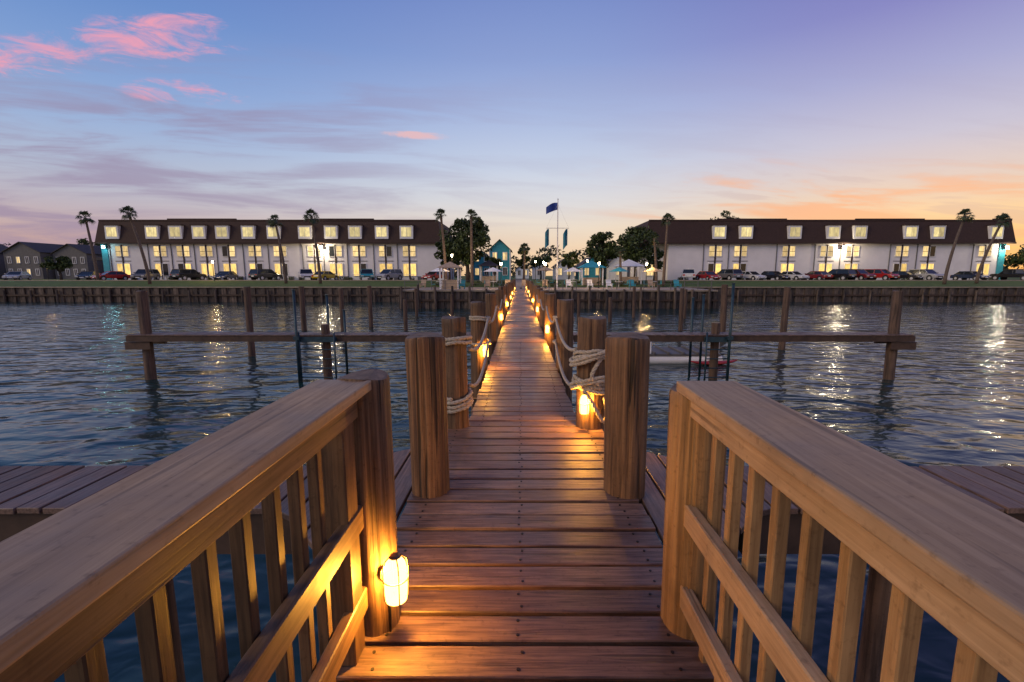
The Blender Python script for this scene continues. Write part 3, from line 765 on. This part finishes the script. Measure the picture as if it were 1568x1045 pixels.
# ---------------------------------------------------------------- sky
wd=bpy.data.worlds.new('World'); scene.world=wd; wd.use_nodes=True; nt=wd.node_tree
bg=nt.nodes['Background']
tc=nt.nodes.new('ShaderNodeTexCoord').outputs['Generated']
sep=nt.nodes.new('ShaderNodeSeparateXYZ'); L(nt,tc,sep.inputs[0]); X,Yy,Z=sep.outputs
def mt(op,a,b=None,c=None,clamp=False):
    n=nt.nodes.new('ShaderNodeMath'); n.operation=op; n.use_clamp=clamp
    for i,v in enumerate((a,b,c)):
        if v is None: continue
        if isinstance(v,(int,float)): n.inputs[i].default_value=v
        else: L(nt,v,n.inputs[i])
    return n.outputs[0]
def ss(v,a,b):
    n=nt.nodes.new('ShaderNodeMapRange'); n.interpolation_type='SMOOTHSTEP'; L(nt,v,n.inputs['Value'])
    n.inputs['From Min'].default_value=a; n.inputs['From Max'].default_value=b; return n.outputs[0]
ym=mt('MAXIMUM',Yy,.05); U=mt('DIVIDE',X,ym); V=mt('DIVIDE',Z,ym)
hyp=mt('SQRT',mt('ADD',mt('MULTIPLY',X,X),mt('MULTIPLY',Yy,Yy))); az=mt('DIVIDE',X,hyp)
rl=ramp(nt,[(0,s2l((206,164,144))),(.06,s2l((204,170,164))),(.11,s2l((194,182,192))),(.16,s2l((184,192,212))),(.23,s2l((160,182,220))),(.31,s2l((132,164,216))),(.40,s2l((106,144,206))),(.5,s2l((88,122,194))),(1,s2l((54,74,134)))],Z)
rc_=ramp(nt,[(0,s2l((248,206,156))),(.05,s2l((248,216,180))),(.10,s2l((240,224,206))),(.15,s2l((226,224,226))),(.22,s2l((204,214,234))),(.31,s2l((174,190,228))),(.40,s2l((144,164,216))),(.5,s2l((120,142,204))),(1,s2l((58,74,136)))],Z)
rr_=ramp(nt,[(0,s2l((253,188,108))),(.05,s2l((255,202,128))),(.10,s2l((250,212,164))),(.15,s2l((232,210,196))),(.22,s2l((204,200,218))),(.31,s2l((170,172,214))),(.40,s2l((138,138,200))),(.5,s2l((114,116,188))),(1,s2l((58,70,132)))],Z)
col=mixc(nt,'MIX',ss(az,-.75,.05),rl.outputs[0],rc_.outputs[0])
col=mixc(nt,'MIX',ss(az,.05,.65),col,rr_.outputs[0])
comb=nt.nodes.new('ShaderNodeCombineXYZ'); L(nt,mt('MULTIPLY',U,1.3),comb.inputs[0]); L(nt,mt('ADD',mt('MULTIPLY',V,12.5),mt('MULTIPLY',U,.6)),comb.inputs[1])
nz=noise(nt,comb.outputs[0],1.6,6,.58,.5)
comb2=nt.nodes.new('ShaderNodeCombineXYZ'); L(nt,mt('MULTIPLY',U,4.2),comb2.inputs[0]); L(nt,mt('ADD',mt('MULTIPLY',V,17),mt('MULTIPLY',U,2.6)),comb2.inputs[1])
nz2=noise(nt,comb2.outputs[0],1.9,9,.68,.7)
left=mt('SUBTRACT',1.0,ss(az,-.75,.15))
bandv=mt('MULTIPLY',ss(V,.0,.06),mt('SUBTRACT',1.0,ss(V,.30,.50)))
f1=mt('MULTIPLY',mt('MULTIPLY',ss(nz,.42,.64),bandv),mt('ADD',mt('MULTIPLY',left,.60),.10))
col=mixc(nt,'MIX',f1,col,s2l((156,138,168)))
right=ss(az,.05,.5)
b2=mt('MULTIPLY',ss(V,.03,.09),mt('SUBTRACT',1.0,ss(V,.17,.27)))
f2=mt('MULTIPLY',mt('MULTIPLY',ss(nz,.48,.62),b2),mt('MULTIPLY',right,.75))
col=mixc(nt,'MIX',f2,col,s2l((255,184,138)))
f3=mt('MULTIPLY',mt('MULTIPLY',mt('SUBTRACT',1.0,ss(nz,.38,.46)),b2),mt('MULTIPLY',right,.3))
col=mixc(nt,'MIX',f3,col,s2l((194,166,170)))
def ell(u0,v0,a,b_,k=0):
    du=mt('SUBTRACT',U,u0); dv=mt('SUBTRACT',mt('SUBTRACT',V,v0),mt('MULTIPLY',du,k))
    p1=mt('DIVIDE',du,a); p2=mt('DIVIDE',dv,b_)
    return mt('MAXIMUM',mt('SUBTRACT',1.0,mt('ADD',mt('MULTIPLY',p1,p1),mt('MULTIPLY',p2,p2))),0.0)
m1=mt('MAXIMUM',ell(-.76,.475,.26,.060,.05),ell(-1.0,.445,.22,.050,0)); m1=mt('MAXIMUM',m1,mt('MULTIPLY',ell(-.70,.375,.17,.030,-.05),.75))
thr=mt('ADD',nz2,mt('MULTIPLY',m1,.24))
f4=mt('MULTIPLY',ss(thr,.58,.88),ss(m1,.0,.45))
col=mixc(nt,'MIX',mt('MULTIPLY',f4,.9),col,s2l((246,164,184)))
m5=ell(-.215,.290,.09,.010,-.06); f5=mt('MULTIPLY',ss(mt('ADD',nz2,mt('MULTIPLY',m5,.25)),.52,.80),ss(m5,0,.6))
col=mixc(nt,'MIX',mt('MULTIPLY',f5,.7),col,s2l((248,190,184)))
sky=nt.nodes.new('ShaderNodeTexSky'); sky.sky_type='NISHITA'; sky.sun_disc=False; sky.sun_elevation=R(2); sky.sun_rotation=R(40)
col=mixc(nt,'ADD',.006,col,sky.outputs[0])
L(nt,col,bg.inputs[0]); bg.inputs[1].default_value=0.95

sl=bpy.data.lights.new('dusk_fill','SUN'); sl.energy=1.25; sl.angle=R(28); sl.color=(1,.74,.45)  # warm fill added from behind left after sunset, not a real source
so=bpy.data.objects.new('dusk_fill',sl); COL.objects.link(so)
so.rotation_euler=Vector((0.76,0.44,-0.50)).to_track_quat('-Z','Y').to_euler()

# ---------------------------------------------------------------- camera
cam=bpy.data.cameras.new('camera'); cam.lens=16; cam.sensor_width=36; cam.clip_start=.02; cam.clip_end=6000; cam.shift_x=-0.0083
co=bpy.data.objects.new('camera',cam); COL.objects.link(co); co.location=(0,0,3.35); co.rotation_euler=(R(90-8.165),0,0)
scene.camera=co
scene.view_settings.view_transform='Standard'; scene.view_settings.look='None'; scene.view_settings.exposure=0
